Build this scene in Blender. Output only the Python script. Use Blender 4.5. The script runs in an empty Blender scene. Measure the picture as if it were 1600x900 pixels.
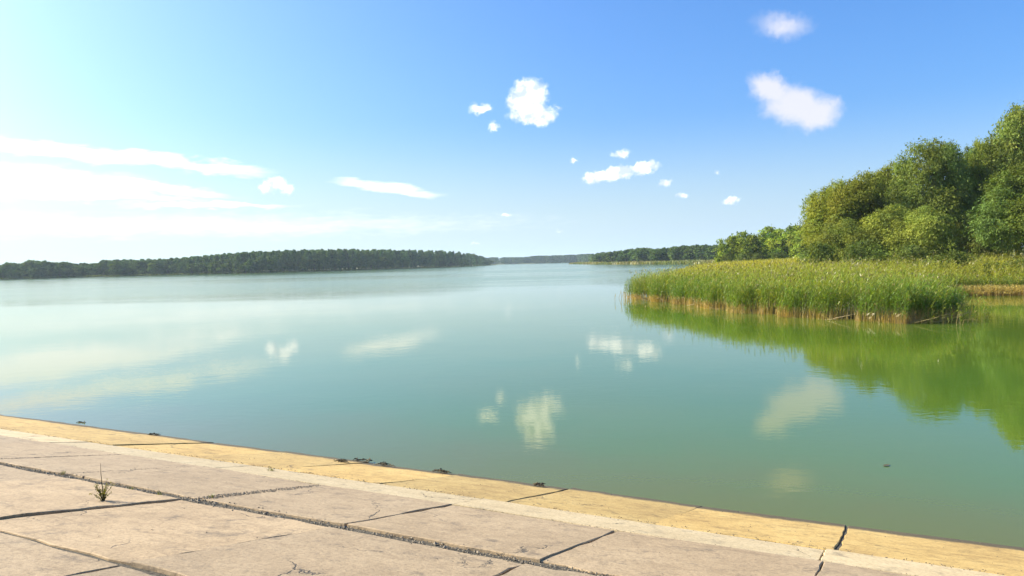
import bpy, math
import numpy as np
from mathutils import Matrix, Vector

scene = bpy.context.scene
C = scene.collection
R = math.radians

# ------------------------------------------------------------------ camera
CAM_H = 4.2                      # eye height above the water
FOC = 1142.0                     # focal length in units of a 1600 px wide picture (70 deg)
PITCH, ROLL = R(1.98), math.atan(0.024)
fw = np.array([0, math.cos(PITCH), -math.sin(PITCH)])
r0 = np.array([1., 0, 0]); u0 = np.array([0, math.sin(PITCH), math.cos(PITCH)])
cr = math.cos(ROLL) * r0 - math.sin(ROLL) * u0
cu = math.sin(ROLL) * r0 + math.cos(ROLL) * u0
EYE = np.array([0, 0, CAM_H])
cam = bpy.data.cameras.new('camera'); cam_ob = bpy.data.objects.new('camera', cam); C.objects.link(cam_ob)
cam.sensor_width = 36.0; cam.lens = 36.0 * FOC / 1600.0
cam.clip_start = 0.1; cam.clip_end = 20000
cam_ob.matrix_world = Matrix(((cr[0], cu[0], -fw[0], 0), (cr[1], cu[1], -fw[1], 0), (cr[2], cu[2], -fw[2], CAM_H), (0, 0, 0, 1)))
scene.camera = cam_ob

def ray(px, py):
    d = fw * FOC + cr * (px - 800) - cu * (py - 450)
    return d / np.linalg.norm(d)
def at_depth(px, py, y):          # the point of that sight line at distance y
    d = ray(px, py); return EYE + d * (y / d[1])
def at_level(px, py, z=0.0):
    d = ray(px, py); return EYE + d * ((z - CAM_H) / d[2])

# ------------------------------------------------------------------ light
SUN_AZ, SUN_EL = R(-76), R(36)    # to the left of the view
SUN_DIR = Vector((math.sin(SUN_AZ) * math.cos(SUN_EL), math.cos(SUN_AZ) * math.cos(SUN_EL), math.sin(SUN_EL)))
sun = bpy.data.lights.new('sun', 'SUN'); sun.energy = 4.8; sun.angle = R(0.55); sun.color = (1.0, 0.91, 0.74)
sun_ob = bpy.data.objects.new('sun', sun); C.objects.link(sun_ob)
sun_ob.rotation_euler = SUN_DIR.to_track_quat('Z', 'Y').to_euler()
sun_ob.location = (-200, 80, 200)

scene.view_settings.view_transform = 'Standard'
scene.view_settings.look = 'None'
scene.view_settings.exposure = 1.0
scene.view_settings.gamma = 1.0
scene.view_settings.use_curve_mapping = False
cy = scene.cycles
cy.use_denoising = True
cy.max_bounces = 8; cy.diffuse_bounces = 3; cy.glossy_bounces = 3; cy.transmission_bounces = 3
cy.transparent_max_bounces = 8; cy.volume_bounces = 1
cy.sample_clamp_indirect = 6.0
cy.caustics_reflective = False; cy.caustics_refractive = False

# ------------------------------------------------------------------ node helper
class NT:
    def __init__(s, tree): s.t = tree; s.n = tree.nodes; s.l = tree.links
    def new(s, typ, **kw):
        nd = s.n.new(typ)
        for k, v in kw.items(): setattr(nd, k, v)
        return nd
    def put(s, sock, v):
        if isinstance(v, bpy.types.NodeSocket): s.l.new(v, sock)
        elif v is not None: sock.default_value = v
    def math(s, op, a, b=None, c=None, clamp=False):
        nd = s.new('ShaderNodeMath', operation=op, use_clamp=clamp)
        s.put(nd.inputs[0], a); s.put(nd.inputs[1], b)
        if c is not None: s.put(nd.inputs[2], c)
        return nd.outputs[0]
    def vmath(s, op, a, b=None):
        nd = s.new('ShaderNodeVectorMath', operation=op)
        s.put(nd.inputs[0], a)
        if b is not None:
            s.put(nd.inputs[3 if op == 'SCALE' else 1], b)
        return nd.outputs['Value'] if op in ('LENGTH', 'DOT_PRODUCT') else nd.outputs[0]
    def noise(s, vec, scale, detail=4, rough=0.55, out='Fac', dist=0.0):
        nd = s.new('ShaderNodeTexNoise'); s.put(nd.inputs['Vector'], vec)
        nd.inputs['Scale'].default_value = scale; nd.inputs['Detail'].default_value = detail
        nd.inputs['Roughness'].default_value = rough; nd.inputs['Distortion'].default_value = dist
        return nd.outputs[out]
    def remap(s, v, a, b, c=0.0, d=1.0, smooth=False):
        nd = s.new('ShaderNodeMapRange'); nd.interpolation_type = 'SMOOTHSTEP' if smooth else 'LINEAR'
        s.put(nd.inputs[0], v)
        for i, q in enumerate((a, b, c, d)): s.put(nd.inputs[i + 1], q)
        return nd.outputs[0]
    def mix(s, f, a, b, blend='MIX'):
        nd = s.new('ShaderNodeMix', data_type='RGBA', blend_type=blend)
        s.put(nd.inputs[0], f); s.put(nd.inputs[6], a); s.put(nd.inputs[7], b)
        return nd.outputs[2]
    def mapping(s, vec, loc=(0, 0, 0), rot=(0, 0, 0), scale=(1, 1, 1), typ='POINT'):
        nd = s.new('ShaderNodeMapping', vector_type=typ); s.put(nd.inputs[0], vec)
        nd.inputs[1].default_value = loc; nd.inputs[2].default_value = rot; nd.inputs[3].default_value = scale
        return nd.outputs[0]
    def ramp(s, f, stops):
        nd = s.new('ShaderNodeValToRGB'); el = nd.color_ramp.elements
        while len(el) < len(stops): el.new(0.5)
        for e, (p, c) in zip(el, stops): e.position = p; e.color = c
        s.put(nd.inputs[0], f); return nd.outputs[0]

def rgb(r, g, b): return (r, g, b, 1.0)

# ------------------------------------------------------------------ sky with clouds
world = bpy.data.worlds.new('World'); scene.world = world; world.use_nodes = True
w = NT(world.node_tree); w.n.clear()
sky = w.new('ShaderNodeTexSky', sky_type='NISHITA')
sky.sun_disc = False; sky.sun_elevation = SUN_EL; sky.sun_rotation = SUN_AZ
sky.air_density = 1.0; sky.dust_density = 3.4; sky.ozone_density = 5.0; sky.altitude = 100
SKY_STRENGTH = 0.112
hsv = w.new('ShaderNodeHueSaturation'); hsv.inputs['Saturation'].default_value = 1.2
w.l.new(sky.outputs[0], hsv.inputs['Color'])
sky_col = w.mix(1.0, hsv.outputs[0], rgb(0.91, 1.04, 1.18), 'MULTIPLY')
gen = w.new('ShaderNodeTexCoord').outputs['Generated']
sep = w.new('ShaderNodeSeparateXYZ'); w.l.new(gen, sep.inputs[0])
az = w.math('ARCTAN2', sep.outputs[0], sep.outputs[1])
el = w.math('ARCSINE', sep.outputs[2])
comb = w.new('ShaderNodeCombineXYZ'); w.l.new(az, comb.inputs[0]); w.l.new(el, comb.inputs[1])
ae = comb.outputs[0]                                   # azimuth and elevation of the sky
def warp(vec, scale, amp, detail, stretch=(1, 1, 1)):
    nz = w.noise(w.mapping(vec, scale=stretch), scale, detail, 0.6, 'Color')
    off = w.vmath('MULTIPLY', w.vmath('SUBTRACT', nz, (0.5, 0.5, 0.5)), (amp, amp, 0))
    return w.vmath('ADD', vec, off)
puffy = warp(ae, 80.0, 0.020, 6)
streaky = warp(ae, 16.0, 0.030, 4, (1, 4, 1))
def patch(vec, px, py, hw, hh, tilt, gain):
    d = ray(px, py); a0 = math.atan2(d[0], d[1]); e0 = math.asin(d[2])
    k = 1.0 / FOC
    m = w.mapping(vec, loc=(a0, e0, 0), rot=(0, 0, R(tilt)), scale=(hw * k, hh * k, 1), typ='TEXTURE')
    ln = w.vmath('LENGTH', m)
    return w.math('MULTIPLY', w.math('SUBTRACT', 1.0, ln), gain)
def union(vec, rows):
    acc = None
    for row in rows:
        v = patch(vec, *row)
        acc = v if acc is None else w.math('MAXIMUM', acc, v)
    return w.math('MAXIMUM', acc, 0.0)
cumulus = union(puffy, [
    (827, 147, 36, 30, 0, 1), (832, 178, 46, 22, -4, 1), (808, 162, 22, 24, 0, .9), (822, 166, 34, 28, 0, 1),
    (750, 169, 24, 11, 0, .8), (771, 198, 12, 11, 30, .7), (870, 166, 13, 7, 0, .35),
    (932, 275, 28, 12, 8, 1), (966, 269, 36, 14, 6, 1), (1008, 262, 28, 13, 10, 1),
    (969, 239, 21, 9, 0, .55), (895, 252, 9, 7, 0, .6), (1040, 285, 16, 8, 15, .65),
    (1065, 306, 13, 6, 0, .5), (1142, 314, 16, 8, 8, .55), (1120, 272, 8, 6, 0, .4),
    (418, 293, 14, 15, -20, .75), (434, 286, 22, 13, -10, .8), (450, 295, 12, 13, 20, .6),
    (790, 336, 13, 4, 0, .45), (875, 362, 12, 4, 10, .35), (743, 380, 10, 3, 0, .3),
    (-260, 150, 60, 30, 0, 1), (-420, 300, 80, 24, 0, 1), (2080, 200, 70, 34, 0, 1), (2500, 280, 90, 30, 0, 1)])
cum_n = w.noise(ae, 150.0, 5, 0.5)
cum = w.remap(w.math('ADD', cumulus, w.math('MULTIPLY', w.math('SUBTRACT', cum_n, 0.5), 0.30)), 0.06, 0.55, 0, 1, True)
fluffy = warp(warp(ae, 30.0, 0.035, 6), 120.0, 0.010, 4)
soft = union(fluffy, [
    (1206, 142, 42, 26, -25, 1), (1244, 168, 60, 38, -20, 1), (1270, 180, 46, 30, 10, .9), (1225, 38, 52, 24, -15, .55)])
soft_d = w.remap(soft, 0.0, 0.65, 0, 0.88, True)
cirrus = union(streaky, [
    (100, 237, 180, 14, -5, .9), (268, 254, 165, 13, -5, .9),
    (10, 278, 220, 26, -3, 1.0), (190, 286, 190, 10, -7, .8), (130, 304, 200, 9, -2, .7),
    (330, 322, 160, 7, 0, .6), (605, 295, 105, 12, -8, .75),
    (-300, 260, 300, 30, -3, .9), (300, 352, 700, 26, 0, .35), (-200, 190, 220, 14, -5, .7)])
cir_n = w.noise(w.mapping(ae, scale=(1, 6, 1)), 40.0, 5, 0.6)
cir = w.remap(w.math('ADD', cirrus, w.math('MULTIPLY', w.math('SUBTRACT', cir_n, 0.55), 0.30)), 0.02, 0.55, 0, 0.85, True)
bg_sky = w.new('ShaderNodeBackground'); w.l.new(sky_col, bg_sky.inputs[0]); bg_sky.inputs[1].default_value = SKY_STRENGTH
def cloud_layer(prev, fac, color, strength):
    b = w.new('ShaderNodeBackground'); w.put(b.inputs[0], color); b.inputs[1].default_value = strength
    m = w.new('ShaderNodeMixShader'); w.put(m.inputs[0], fac); w.l.new(prev, m.inputs[1]); w.l.new(b.outputs[0], m.inputs[2])
    return m.outputs[0]
# pale haze low over the horizon all round, brighter towards the sun
sunward = w.remap(w.vmath('DOT_PRODUCT', gen, (math.sin(SUN_AZ), math.cos(SUN_AZ), 0.0)), -0.7, 0.9)
veil_col = w.mix(sunward, rgb(.27, .39, .58), rgb(.50, .60, .56))
veil = w.remap(el, -0.02, 0.20, 0.92, 0.0, True)
sh = cloud_layer(bg_sky.outputs[0], veil, veil_col, 1.0)
sh = cloud_layer(sh, cir, rgb(1.0, 0.99, 0.95), 0.74)
sh = cloud_layer(sh, soft_d, rgb(0.93, 0.92, 1.0), 0.52)
puff_tone = w.ramp(w.noise(ae, 55.0, 4, 0.5), [(0.40, rgb(0.50, 0.58, 0.70)), (0.56, rgb(1, 1, 0.99))])
sh = cloud_layer(sh, cum, puff_tone, 0.80)
wout = w.new('ShaderNodeOutputWorld'); w.l.new(sh, wout.inputs[0])
world.cycles.sampling_method = 'MANUAL'; world.cycles.sample_map_resolution = 512

# ------------------------------------------------------------------ object helpers
def mesh_np(name, V, polys, cols=None, smooth=False):
    """V (n,3); polys: list of int arrays (m,k); cols (n,3)"""
    me = bpy.data.meshes.new(name)
    V = np.asarray(V, dtype=np.float32)
    me.vertices.add(len(V)); me.vertices.foreach_set('co', V.ravel())
    polys = [np.asarray(p, dtype=np.int32) for p in polys if len(p)]
    loops = np.concatenate([p.ravel() for p in polys])
    tot = np.concatenate([np.full(len(p), p.shape[1], np.int32) for p in polys])
    start = np.concatenate([[0], np.cumsum(tot)[:-1]]).astype(np.int32)
    me.loops.add(len(loops)); me.loops.foreach_set('vertex_index', loops)
    me.polygons.add(len(tot)); me.polygons.foreach_set('loop_start', start); me.polygons.foreach_set('loop_total', tot)
    if smooth: me.polygons.foreach_set('use_smooth', np.ones(len(tot), dtype=bool))
    if cols is not None:
        at = me.attributes.new('Col', 'FLOAT_COLOR', 'POINT')
        c4 = np.ones((len(V), 4), np.float32); c4[:, :3] = cols
        at.data.foreach_set('color', c4.ravel())
    me.update(); me.validate()
    if not smooth: me.shade_flat()
    return me
def add(name, data, mat=None, parent=None, loc=None, rz=0.0, sc=None):
    o = bpy.data.objects.new(name, data); C.objects.link(o)
    if mat is not None and data is not None and not data.materials: data.materials.append(mat)
    if parent is not None: o.parent = parent
    if loc is not None: o.location = loc
    if rz: o.rotation_euler = (0, 0, rz)
    if sc is not None: o.scale = sc if hasattr(sc, '__len__') else (sc, sc, sc)
    return o
def tag(o, label=None, cat=None, group=None, kind=None):
    if label: o['label'] = label
    if cat: o['category'] = cat
    if group: o['group'] = group
    if kind: o['kind'] = kind
    return o
class Geo:
    """collects vertices, triangles, quads, colours"""
    def __init__(s): s.V = []; s.P = {3: [], 4: []}; s.Cc = []; s.n = 0
    def put(s, V, P, col):
        V = np.asarray(V, float); P = np.asarray(P, int)
        s.V.append(V); s.P[P.shape[1]].append(P + s.n)
        c = np.asarray(col, float)
        s.Cc.append(np.broadcast_to(c, (len(V), 3)) if c.ndim == 1 else c); s.n += len(V)
    def mesh(s, name, smooth=False):
        return mesh_np(name, np.concatenate(s.V), [np.concatenate(p) for p in s.P.values() if p], np.concatenate(s.Cc), smooth)
def unit(v): return v / np.maximum(np.linalg.norm(v, axis=-1, keepdims=True), 1e-9)
def tube(g, pts, rad, col, ns=7):
    pts = np.asarray(pts, float); n = len(pts)
    tan = unit(np.gradient(pts, axis=0))
    ref = np.array([1., 0.13, 0.07]) if abs(tan[0][0]) < 0.8 else np.array([0.1, 1., 0])
    a = unit(np.cross(tan, ref)); b = np.cross(tan, a)
    th = np.linspace(0, 2 * np.pi, ns, endpoint=False)
    V = pts[:, None] + np.asarray(rad)[:, None, None] * (np.cos(th)[None, :, None] * a[:, None] + np.sin(th)[None, :, None] * b[:, None])
    idx = np.arange(n * ns).reshape(n, ns); nx = np.roll(idx, -1, 1)
    q = np.stack([idx[:-1], nx[:-1], nx[1:], idx[1:]], -1).reshape(-1, 4)
    g.put(V.reshape(-1, 3), q, col)
def cards(g, cen, d, wdt, L, W, col, bend=None):
    """diamond leaf cards; bend drops the tips"""
    n = len(cen)
    a = cen - d * (L / 2)[:, None]; b = cen + d * (L / 2)[:, None]
    if bend is not None: b = b - np.array([0, 0, 1.]) * bend[:, None]
    V = np.stack([a, cen + wdt * (W / 2)[:, None], b, cen - wdt * (W / 2)[:, None]], 1).reshape(-1, 3)
    P = np.arange(n * 4).reshape(n, 4)
    g.put(V, P, np.repeat(col, 4, 0))

# ------------------------------------------------------------------ materials
def new_mat(name):
    m = bpy.data.materials.new(name); m.use_nodes = True
    t = NT(m.node_tree); t.n.clear()
    out = t.new('ShaderNodeOutputMaterial')
    return m, t, out
def leaf_mat(name, tint=(1, 1, 1), trans=0.38, vary=0.35, gloss=0.06, rough=0.45):
    m, t, out = new_mat(name)
    at = t.new('ShaderNodeAttribute', attribute_name='Col').outputs['Color']
    oi = t.new('ShaderNodeObjectInfo').outputs['Random']
    h = t.new('ShaderNodeHueSaturation'); t.l.new(at, h.inputs['Color'])
    t.put(h.inputs['Value'], t.remap(oi, 0, 1, 1 - vary, 1 + vary))
    t.put(h.inputs['Hue'], t.remap(t.math('FRACT', t.math('MULTIPLY', oi, 7.31)), 0, 1, 0.495, 0.515))
    col = t.mix(1.0, h.outputs[0], rgb(*tint), 'MULTIPLY')
    di = t.new('ShaderNodeBsdfDiffuse'); t.l.new(col, di.inputs[0])
    tr = t.new('ShaderNodeBsdfTranslucent'); t.l.new(t.mix(1.0, col, rgb(1.15, 1.1, 0.55), 'MULTIPLY'), tr.inputs[0])
    mx = t.new('ShaderNodeMixShader'); mx.inputs[0].default_value = trans
    t.l.new(di.outputs[0], mx.inputs[1]); t.l.new(tr.outputs[0], mx.inputs[2])
    gl = t.new('ShaderNodeBsdfGlossy'); gl.inputs['Roughness'].default_value = rough
    m2 = t.new('ShaderNodeMixShader'); m2.inputs[0].default_value = gloss
    t.l.new(mx.outputs[0], m2.inputs[1]); t.l.new(gl.outputs[0], m2.inputs[2])
    t.l.new(m2.outputs[0], out.inputs[0])
    return m
M_willow = leaf_mat('willow_foliage', (1.05, 1.05, .8), 0.34, 0.18, 0.01, .6)
M_far = leaf_mat('far_foliage', (1.15, 1.2, .9), 0.28, 0.22, 0.005)
M_reed = leaf_mat('reed_blades', (1, 1, 1), 0.46, 0.0, 0.05, .45)
M_grass = leaf_mat('bank_grass', (1, 1, 1), 0.35, 0.0, 0.03)
def bark_mat():
    m, t, out = new_mat('bark')
    p = t.new('ShaderNodeBsdfPrincipled'); co = t.new('ShaderNodeTexCoord').outputs['Object']
    nz = t.noise(t.mapping(co, scale=(6, 6, 1)), 3.0, 5)
    t.l.new(t.ramp(nz, [(0.3, rgb(.035, .028, .02)), (0.7, rgb(.12, .10, .075))]), p.inputs['Base Color'])
    p.inputs['Roughness'].default_value = 0.9
    bp = t.new('ShaderNodeBump'); bp.inputs['Strength'].default_value = 0.7; bp.inputs['Distance'].default_value = 0.05
    t.l.new(nz, bp.inputs['Height']); t.l.new(bp.outputs[0], p.inputs['Normal'])
    t.l.new(p.outputs[0], out.inputs[0]); return m
M_bark = bark_mat()
def ground_mat():
    m, t, out = new_mat('bank_ground')
    p = t.new('ShaderNodeBsdfPrincipled'); pos = t.new('ShaderNodeNewGeometry').outputs['Position']
    n1 = t.noise(pos, 0.05, 6, 0.65); n2 = t.noise(pos, 1.4, 5, 0.6)
    f = t.math('ADD', t.math('MULTIPLY', n1, 0.6), t.math('MULTIPLY', n2, 0.4))
    c = t.ramp(f, [(0.32, rgb(.055, .075, .022)), (0.5, rgb(.12, .125, .035)), (0.68, rgb(.19, .165, .065))])
    z = t.new('ShaderNodeSeparateXYZ'); t.l.new(pos, z.inputs[0])
    mud = t.remap(z.outputs[2], 0.05, 0.35)
    c = t.mix(mud, rgb(.065, .055, .03), c)
    t.l.new(c, p.inputs['Base Color']); p.inputs['Roughness'].default_value = 0.95
    bp = t.new('ShaderNodeBump'); bp.inputs['Distance'].default_value = 0.2
    t.l.new(n2, bp.inputs['Height']); t.l.new(bp.outputs[0], p.inputs['Normal'])
    t.l.new(p.outputs[0], out.inputs[0]); return m
M_ground = ground_mat()

# ------------------------------------------------------------------ lake outline and terrain
EA = at_level(0, 648); EB = at_level(1040, 784)         # two points of the embankment's water edge
ET = (EB - EA) / np.linalg.norm(EB - EA)                # along the edge, to the right
EN = np.array([ET[1], -ET[0], 0.0])
if np.dot(EN, -EA) < 0: EN = -EN                        # away from the water
EDGE_DIST = float(np.dot(EN, -EA))
SLOPE = 2.6 / EDGE_DIST
def emb(u, v, h=0.0):                                   # point on the embankment's face
    P = EA + ET * u + EN * v
    nrm = unit(np.array([-EN[0] * SLOPE, -EN[1] * SLOPE, 1.0]))
    return np.array([P[0], P[1], SLOPE * v]) + nrm * h
dl = EA + ET * (-330); dr = EA + ET * 105
LAKE = np.array([
    (dr[0], dr[1]), (100, -5), (96, 22), (82, 46), (64, 63), (50, 69), (45.5, 71.5), (39.5, 66), (34.5, 60.5), (30, 53.5), (27, 47.5),
    (24, 45), (20.8, 49), (18.2, 56), (16.6, 69), (14.2, 79), (15.6, 83), (24.5, 104), (37.5, 149), (60, 228), (82, 262), (112, 330),
    (126, 430), (134, 520), (130, 570), (111, 633), (100, 760), (92, 940), (88, 1104), (130, 1160), (230, 1300), (330, 1600), (380, 2250),
    (200, 2330), (60, 2260), (-100, 2300), (-230, 2250), (-200, 1800), (-110, 1600), (-47, 1520), (-62, 1330), (-92, 1046), (-118, 930),
    (-147, 844), (-196, 760), (-244, 712), (-320, 728), (-382, 722), (-461, 659), (-560, 600), (-640, 480), (-560, 330), (dl[0], dl[1])])
def lake_sd(x, y):
    """signed distance to the shore, positive on land"""
    p = np.stack([x, y], -1).reshape(-1, 2)
    a = LAKE; b = np.roll(LAKE, -1, 0)
    best = np.full(len(p), 1e18); inside = np.zeros(len(p), bool)
    for i in range(len(a)):
        e = b[i] - a[i]; q = p - a[i]
        h = np.clip((q @ e) / (e @ e), 0, 1)
        best = np.minimum(best, ((q - h[:, None] * e) ** 2).sum(1))
        c = (a[i][1] > p[:, 1]) != (b[i][1] > p[:, 1])
        xi = a[i][0] + (p[:, 1] - a[i][1]) * e[0] / (e[1] if abs(e[1]) > 1e-9 else 1e-9)
        inside ^= c & (p[:, 0] < xi)
    return np.where(inside, -1, 1) * np.sqrt(best)
def hgt(x, y):
    x = np.asarray(x, float); y = np.asarray(y, float); sh_ = x.shape
    sd = lake_sd(x, y); xf, yf = x.ravel(), y.ravel()
    z = np.where(sd > 0, 1.3 * (1 - np.exp(-sd / 30)) + 0.04 * np.minimum(sd, 4), np.maximum(sd * 0.3, -3.0))
    z += np.where(sd > 5, 0.25 * np.sin(xf * 0.11 + 1.3) * np.sin(yf * 0.083), 0)
    z += np.where(sd > 20, np.clip((sd - 20) / 400, 0, 1) * 6, 0)
    v = (xf - EA[0]) * EN[0] + (yf - EA[1]) * EN[1]
    u = (xf - EA[0]) * ET[0] + (yf - EA[1]) * ET[1]
    dam = (v > -14) & (u < 112) & (u > -340)
    z = np.where(dam, -0.9, z)
    return z.reshape(sh_)
rr = np.geomspace(8, 9000, 230); th = np.linspace(-np.pi, np.pi, 361)[:-1]
# finer where the picture looks
th = np.concatenate([np.linspace(-0.75, 0.75, 420, endpoint=False), np.linspace(0.75, 2 * np.pi - 0.75, 150, endpoint=False)])
gx = rr[:, None] * np.sin(th); gy = rr[:, None] * np.cos(th)
gz = hgt(gx, gy)
nv, nt = gx.shape
idx = np.arange(nv * nt).reshape(nv, nt); nx_ = np.roll(idx, -1, 1)
quads = np.stack([idx[:-1], idx[1:], nx_[1:], nx_[:-1]], -1).reshape(-1, 4)
ctr = len(gx.ravel())
V = np.concatenate([np.stack([gx, gy, gz], -1).reshape(-1, 3), [[0, 0, -0.9]]])
fan = np.stack([np.full(nt, ctr), idx[0], np.roll(idx[0], -1)], -1)
terr = add('ground', mesh_np('ground', V, [quads, fan], smooth=True), M_ground)
tag(terr, kind='structure')

# ------------------------------------------------------------------ water
def water_mat():
    m, t, out = new_mat('lake_water')
    p = t.new('ShaderNodeBsdfPrincipled'); pos = t.new('ShaderNodeNewGeometry').outputs['Position']
    s = t.new('ShaderNodeSeparateXYZ'); t.l.new(pos, s.inputs[0])
    # turbid green water; sediment browns it along the embankment
    off = t.math('ADD', t.math('MULTIPLY', t.math('SUBTRACT', s.outputs[0], float(EA[0])), float(-EN[0])),
                 t.math('MULTIPLY', t.math('SUBTRACT', s.outputs[1], float(EA[1])), float(-EN[1])))
    silt_n = t.noise(pos, 0.35, 4, 0.6)
    silt = t.remap(t.math('ADD', off, t.math('MULTIPLY', t.math('SUBTRACT', silt_n, 0.5), 5.0)), -1.0, 6.0, 1, 0, True)
    body = t.ramp(t.noise(pos, 0.07, 3), [(0.35, rgb(.066, .130, .016)), (0.65, rgb(.086, .132, .013))])
    body = t.mix(t.math('MULTIPLY', silt, 0.6), body, rgb(.118, .098, .012))
    t.l.new(body, p.inputs['Base Color'])
    p.inputs['IOR'].default_value = 1.333
    # wind-roughened lanes on the open lake, calm water in the lee of the reeds and the dam
    dist = t.vmath('LENGTH', pos)
    lane = t.noise(t.mapping(pos, rot=(0, 0, R(20)), scale=(0.0035, 0.02, 1)), 1.0, 4, 0.6)
    open_ = t.remap(t.math('ADD', t.math('SUBTRACT', s.outputs[1], t.math('MULTIPLY', s.outputs[0], 0.4)), t.math('MULTIPLY', t.math('SUBTRACT', lane, 0.5), 170.0)), 70, 210, 0, 1, True)
    gust = t.remap(lane, 0.40, 0.58, 0.6, 1.0, True)
    rip = t.math('MULTIPLY', open_, gust)
    t.put(p.inputs['Roughness'], t.math('ADD', 0.004, t.math('MULTIPLY', rip, 0.15)))
    n1 = t.noise(t.mapping(pos, rot=(0, 0, R(25)), scale=(1, 1.7, 1)), 2.2, 3, 0.55)
    n2 = t.noise(t.mapping(pos, rot=(0, 0, R(-15)), scale=(1, 1.5, 1)), 9.0, 2, 0.5)
    n3 = t.noise(pos, 0.5, 2, 0.5)
    hgt_ = t.math('ADD', t.math('MULTIPLY', n1, 0.010), t.math('ADD', t.math('MULTIPLY', n2, 0.0012), t.math('MULTIPLY', n3, 0.02)))
    patchy = t.remap(t.noise(pos, 0.12, 3), 0.35, 0.7, 0.35, 1.2)
    amp = t.math('ADD', t.math('MULTIPLY', patchy, 0.24), t.math('MULTIPLY', rip, 1.6))
    bp = t.new('ShaderNodeBump'); bp.inputs['Distance'].default_value = 1.0; bp.inputs['Strength'].default_value = 1.0
    t.l.new(t.math('MULTIPLY', hgt_, amp), bp.inputs['Height']); t.l.new(bp.outputs[0], p.inputs['Normal'])
    t.l.new(p.outputs[0], out.inputs[0]); return m
wr = np.geomspace(6, 8000, 60); wt = np.linspace(0, 2 * np.pi, 97)[:-1]
wx = wr[:, None] * np.sin(wt); wy = wr[:, None] * np.cos(wt)
wi = np.arange(wx.size).reshape(wx.shape); wn = np.roll(wi, -1, 1)
WV = np.concatenate([np.stack([wx, wy, 0 * wx], -1).reshape(-1, 3), [[0, 0, 0]]])
water = add('water', mesh_np('water', WV, [np.stack([wi[:-1], wi[1:], wn[1:], wn[:-1]], -1).reshape(-1, 4),
            np.stack([np.full(96, wx.size), wi[0], np.roll(wi[0], -1)], -1)]), water_mat())
tag(water, kind='structure')

# ------------------------------------------------------------------ embankment of concrete slabs
def concrete_mat(name, c0, c1, c2, stain=0.5, wet_edge=False, grain=1.0):
    m, t, out = new_mat(name)
    p = t.new('ShaderNodeBsdfPrincipled'); pos = t.new('ShaderNodeNewGeometry').outputs['Position']
    oi = t.new('ShaderNodeObjectInfo').outputs['Random']
    big = t.noise(pos, 0.7, 5, 0.6); fine = t.noise(pos, 26.0, 5, 0.7); mid = t.noise(pos, 5.0, 5, 0.65)
    c = t.ramp(t.math('ADD', t.math('MULTIPLY', big, 0.55), t.math('MULTIPLY', mid, 0.45)), [(0.34, rgb(*c0)), (0.5, rgb(*c1)), (0.66, rgb(*c2))])
    c = t.mix(1.0, c, t.ramp(oi, [(0, rgb(.82, .83, .85)), (1, rgb(1.08, 1.05, 1.0))]), 'MULTIPLY')
    c = t.mix(1.0, c, t.ramp(fine, [(0.28, rgb(.62, .6, .56)), (0.5, rgb(1, 1, 1)), (0.72, rgb(1.15, 1.13, 1.1))]), 'MULTIPLY')
    # hairline cracks and run-off streaks down the slope
    vo = t.new('ShaderNodeTexVoronoi', feature='DISTANCE_TO_EDGE')
    wp = t.vmath('ADD', pos, t.vmath('MULTIPLY', t.vmath('SUBTRACT', t.noise(pos, 2.5, 4, 0.6, 'Color'), (0.5, 0.5, 0.5)), (0.5, 0.5, 0.5)))
    t.l.new(wp, vo.inputs['Vector']); vo.inputs['Scale'].default_value = 0.55
    crack = t.math('MULTIPLY', t.remap(vo.outputs['Distance'], 0.002, 0.008, 1, 0), t.remap(t.noise(pos, 0.9, 2), 0.52, 0.60))
    al = t.mapping(pos, rot=(0, 0, -math.atan2(ET[1], ET[0])), scale=(1, 1, 1))
    lay = t.noise(t.mapping(al, scale=(0.8, 3.2, 1)), 1.7, 6, 0.7, 'Fac', .6)
    c = t.mix(t.math('MULTIPLY', t.remap(lay, 0.53, 0.64), stain), c, rgb(c0[0] * .55, c0[1] * .5, c0[2] * .45))
    if wet_edge:
        z = t.new('ShaderNodeSeparateXYZ'); t.l.new(pos, z.inputs[0])
        damp = t.remap(t.math('SUBTRACT', z.outputs[2], t.math('MULTIPLY', t.noise(pos, 1.3, 5, 0.7), 0.11)), 0.0, 0.035, 1, 0)
        c = t.mix(t.math('MULTIPLY', damp, 0.92), c, rgb(.045, .038, .02))
    blot = t.noise(pos, 3.1, 6, 0.75)
    c = t.mix(t.math('MULTIPLY', t.remap(blot, 0.55, 0.66), 0.65), c, rgb(c0[0] * .42, c0[1] * .44, c0[2] * .5))
    agg = t.noise(pos, 34.0, 4, 0.75)
    c = t.mix(t.math('MULTIPLY', t.remap(agg, 0.60, 0.68), 0.6), c, rgb(c0[0] * .35, c0[1] * .36, c0[2] * .4))
    c = t.mix(t.math('MULTIPLY', t.remap(agg, 0.40, 0.33), 0.35), c, rgb(c2[0] * 1.2, c2[1] * 1.2, c2[2] * 1.25))
    c = t.mix(t.math('MULTIPLY', crack, .8), c, rgb(.06, .05, .035))
    t.l.new(c, p.inputs['Base Color']); p.inputs['Roughness'].default_value = 0.85
    h = t.math('ADD', t.math('MULTIPLY', fine, 0.004 * grain), t.math('ADD', t.math('MULTIPLY', mid, 0.007), t.math('MULTIPLY', crack, -0.008)))
    h = t.math('ADD', h, t.math('MULTIPLY', lay, 0.004))
    bp = t.new('ShaderNodeBump'); bp.inputs['Distance'].default_value = 1.0
    t.l.new(h, bp.inputs['Height']); t.l.new(bp.outputs[0], p.inputs['Normal'])
    t.l.new(p.outputs[0], out.inputs[0]); return m
M_lower = concrete_mat('weathered_yellow_concrete', (.37, .24, .075), (.48, .325, .105), (.56, .40, .145), 0.45, True)
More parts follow.
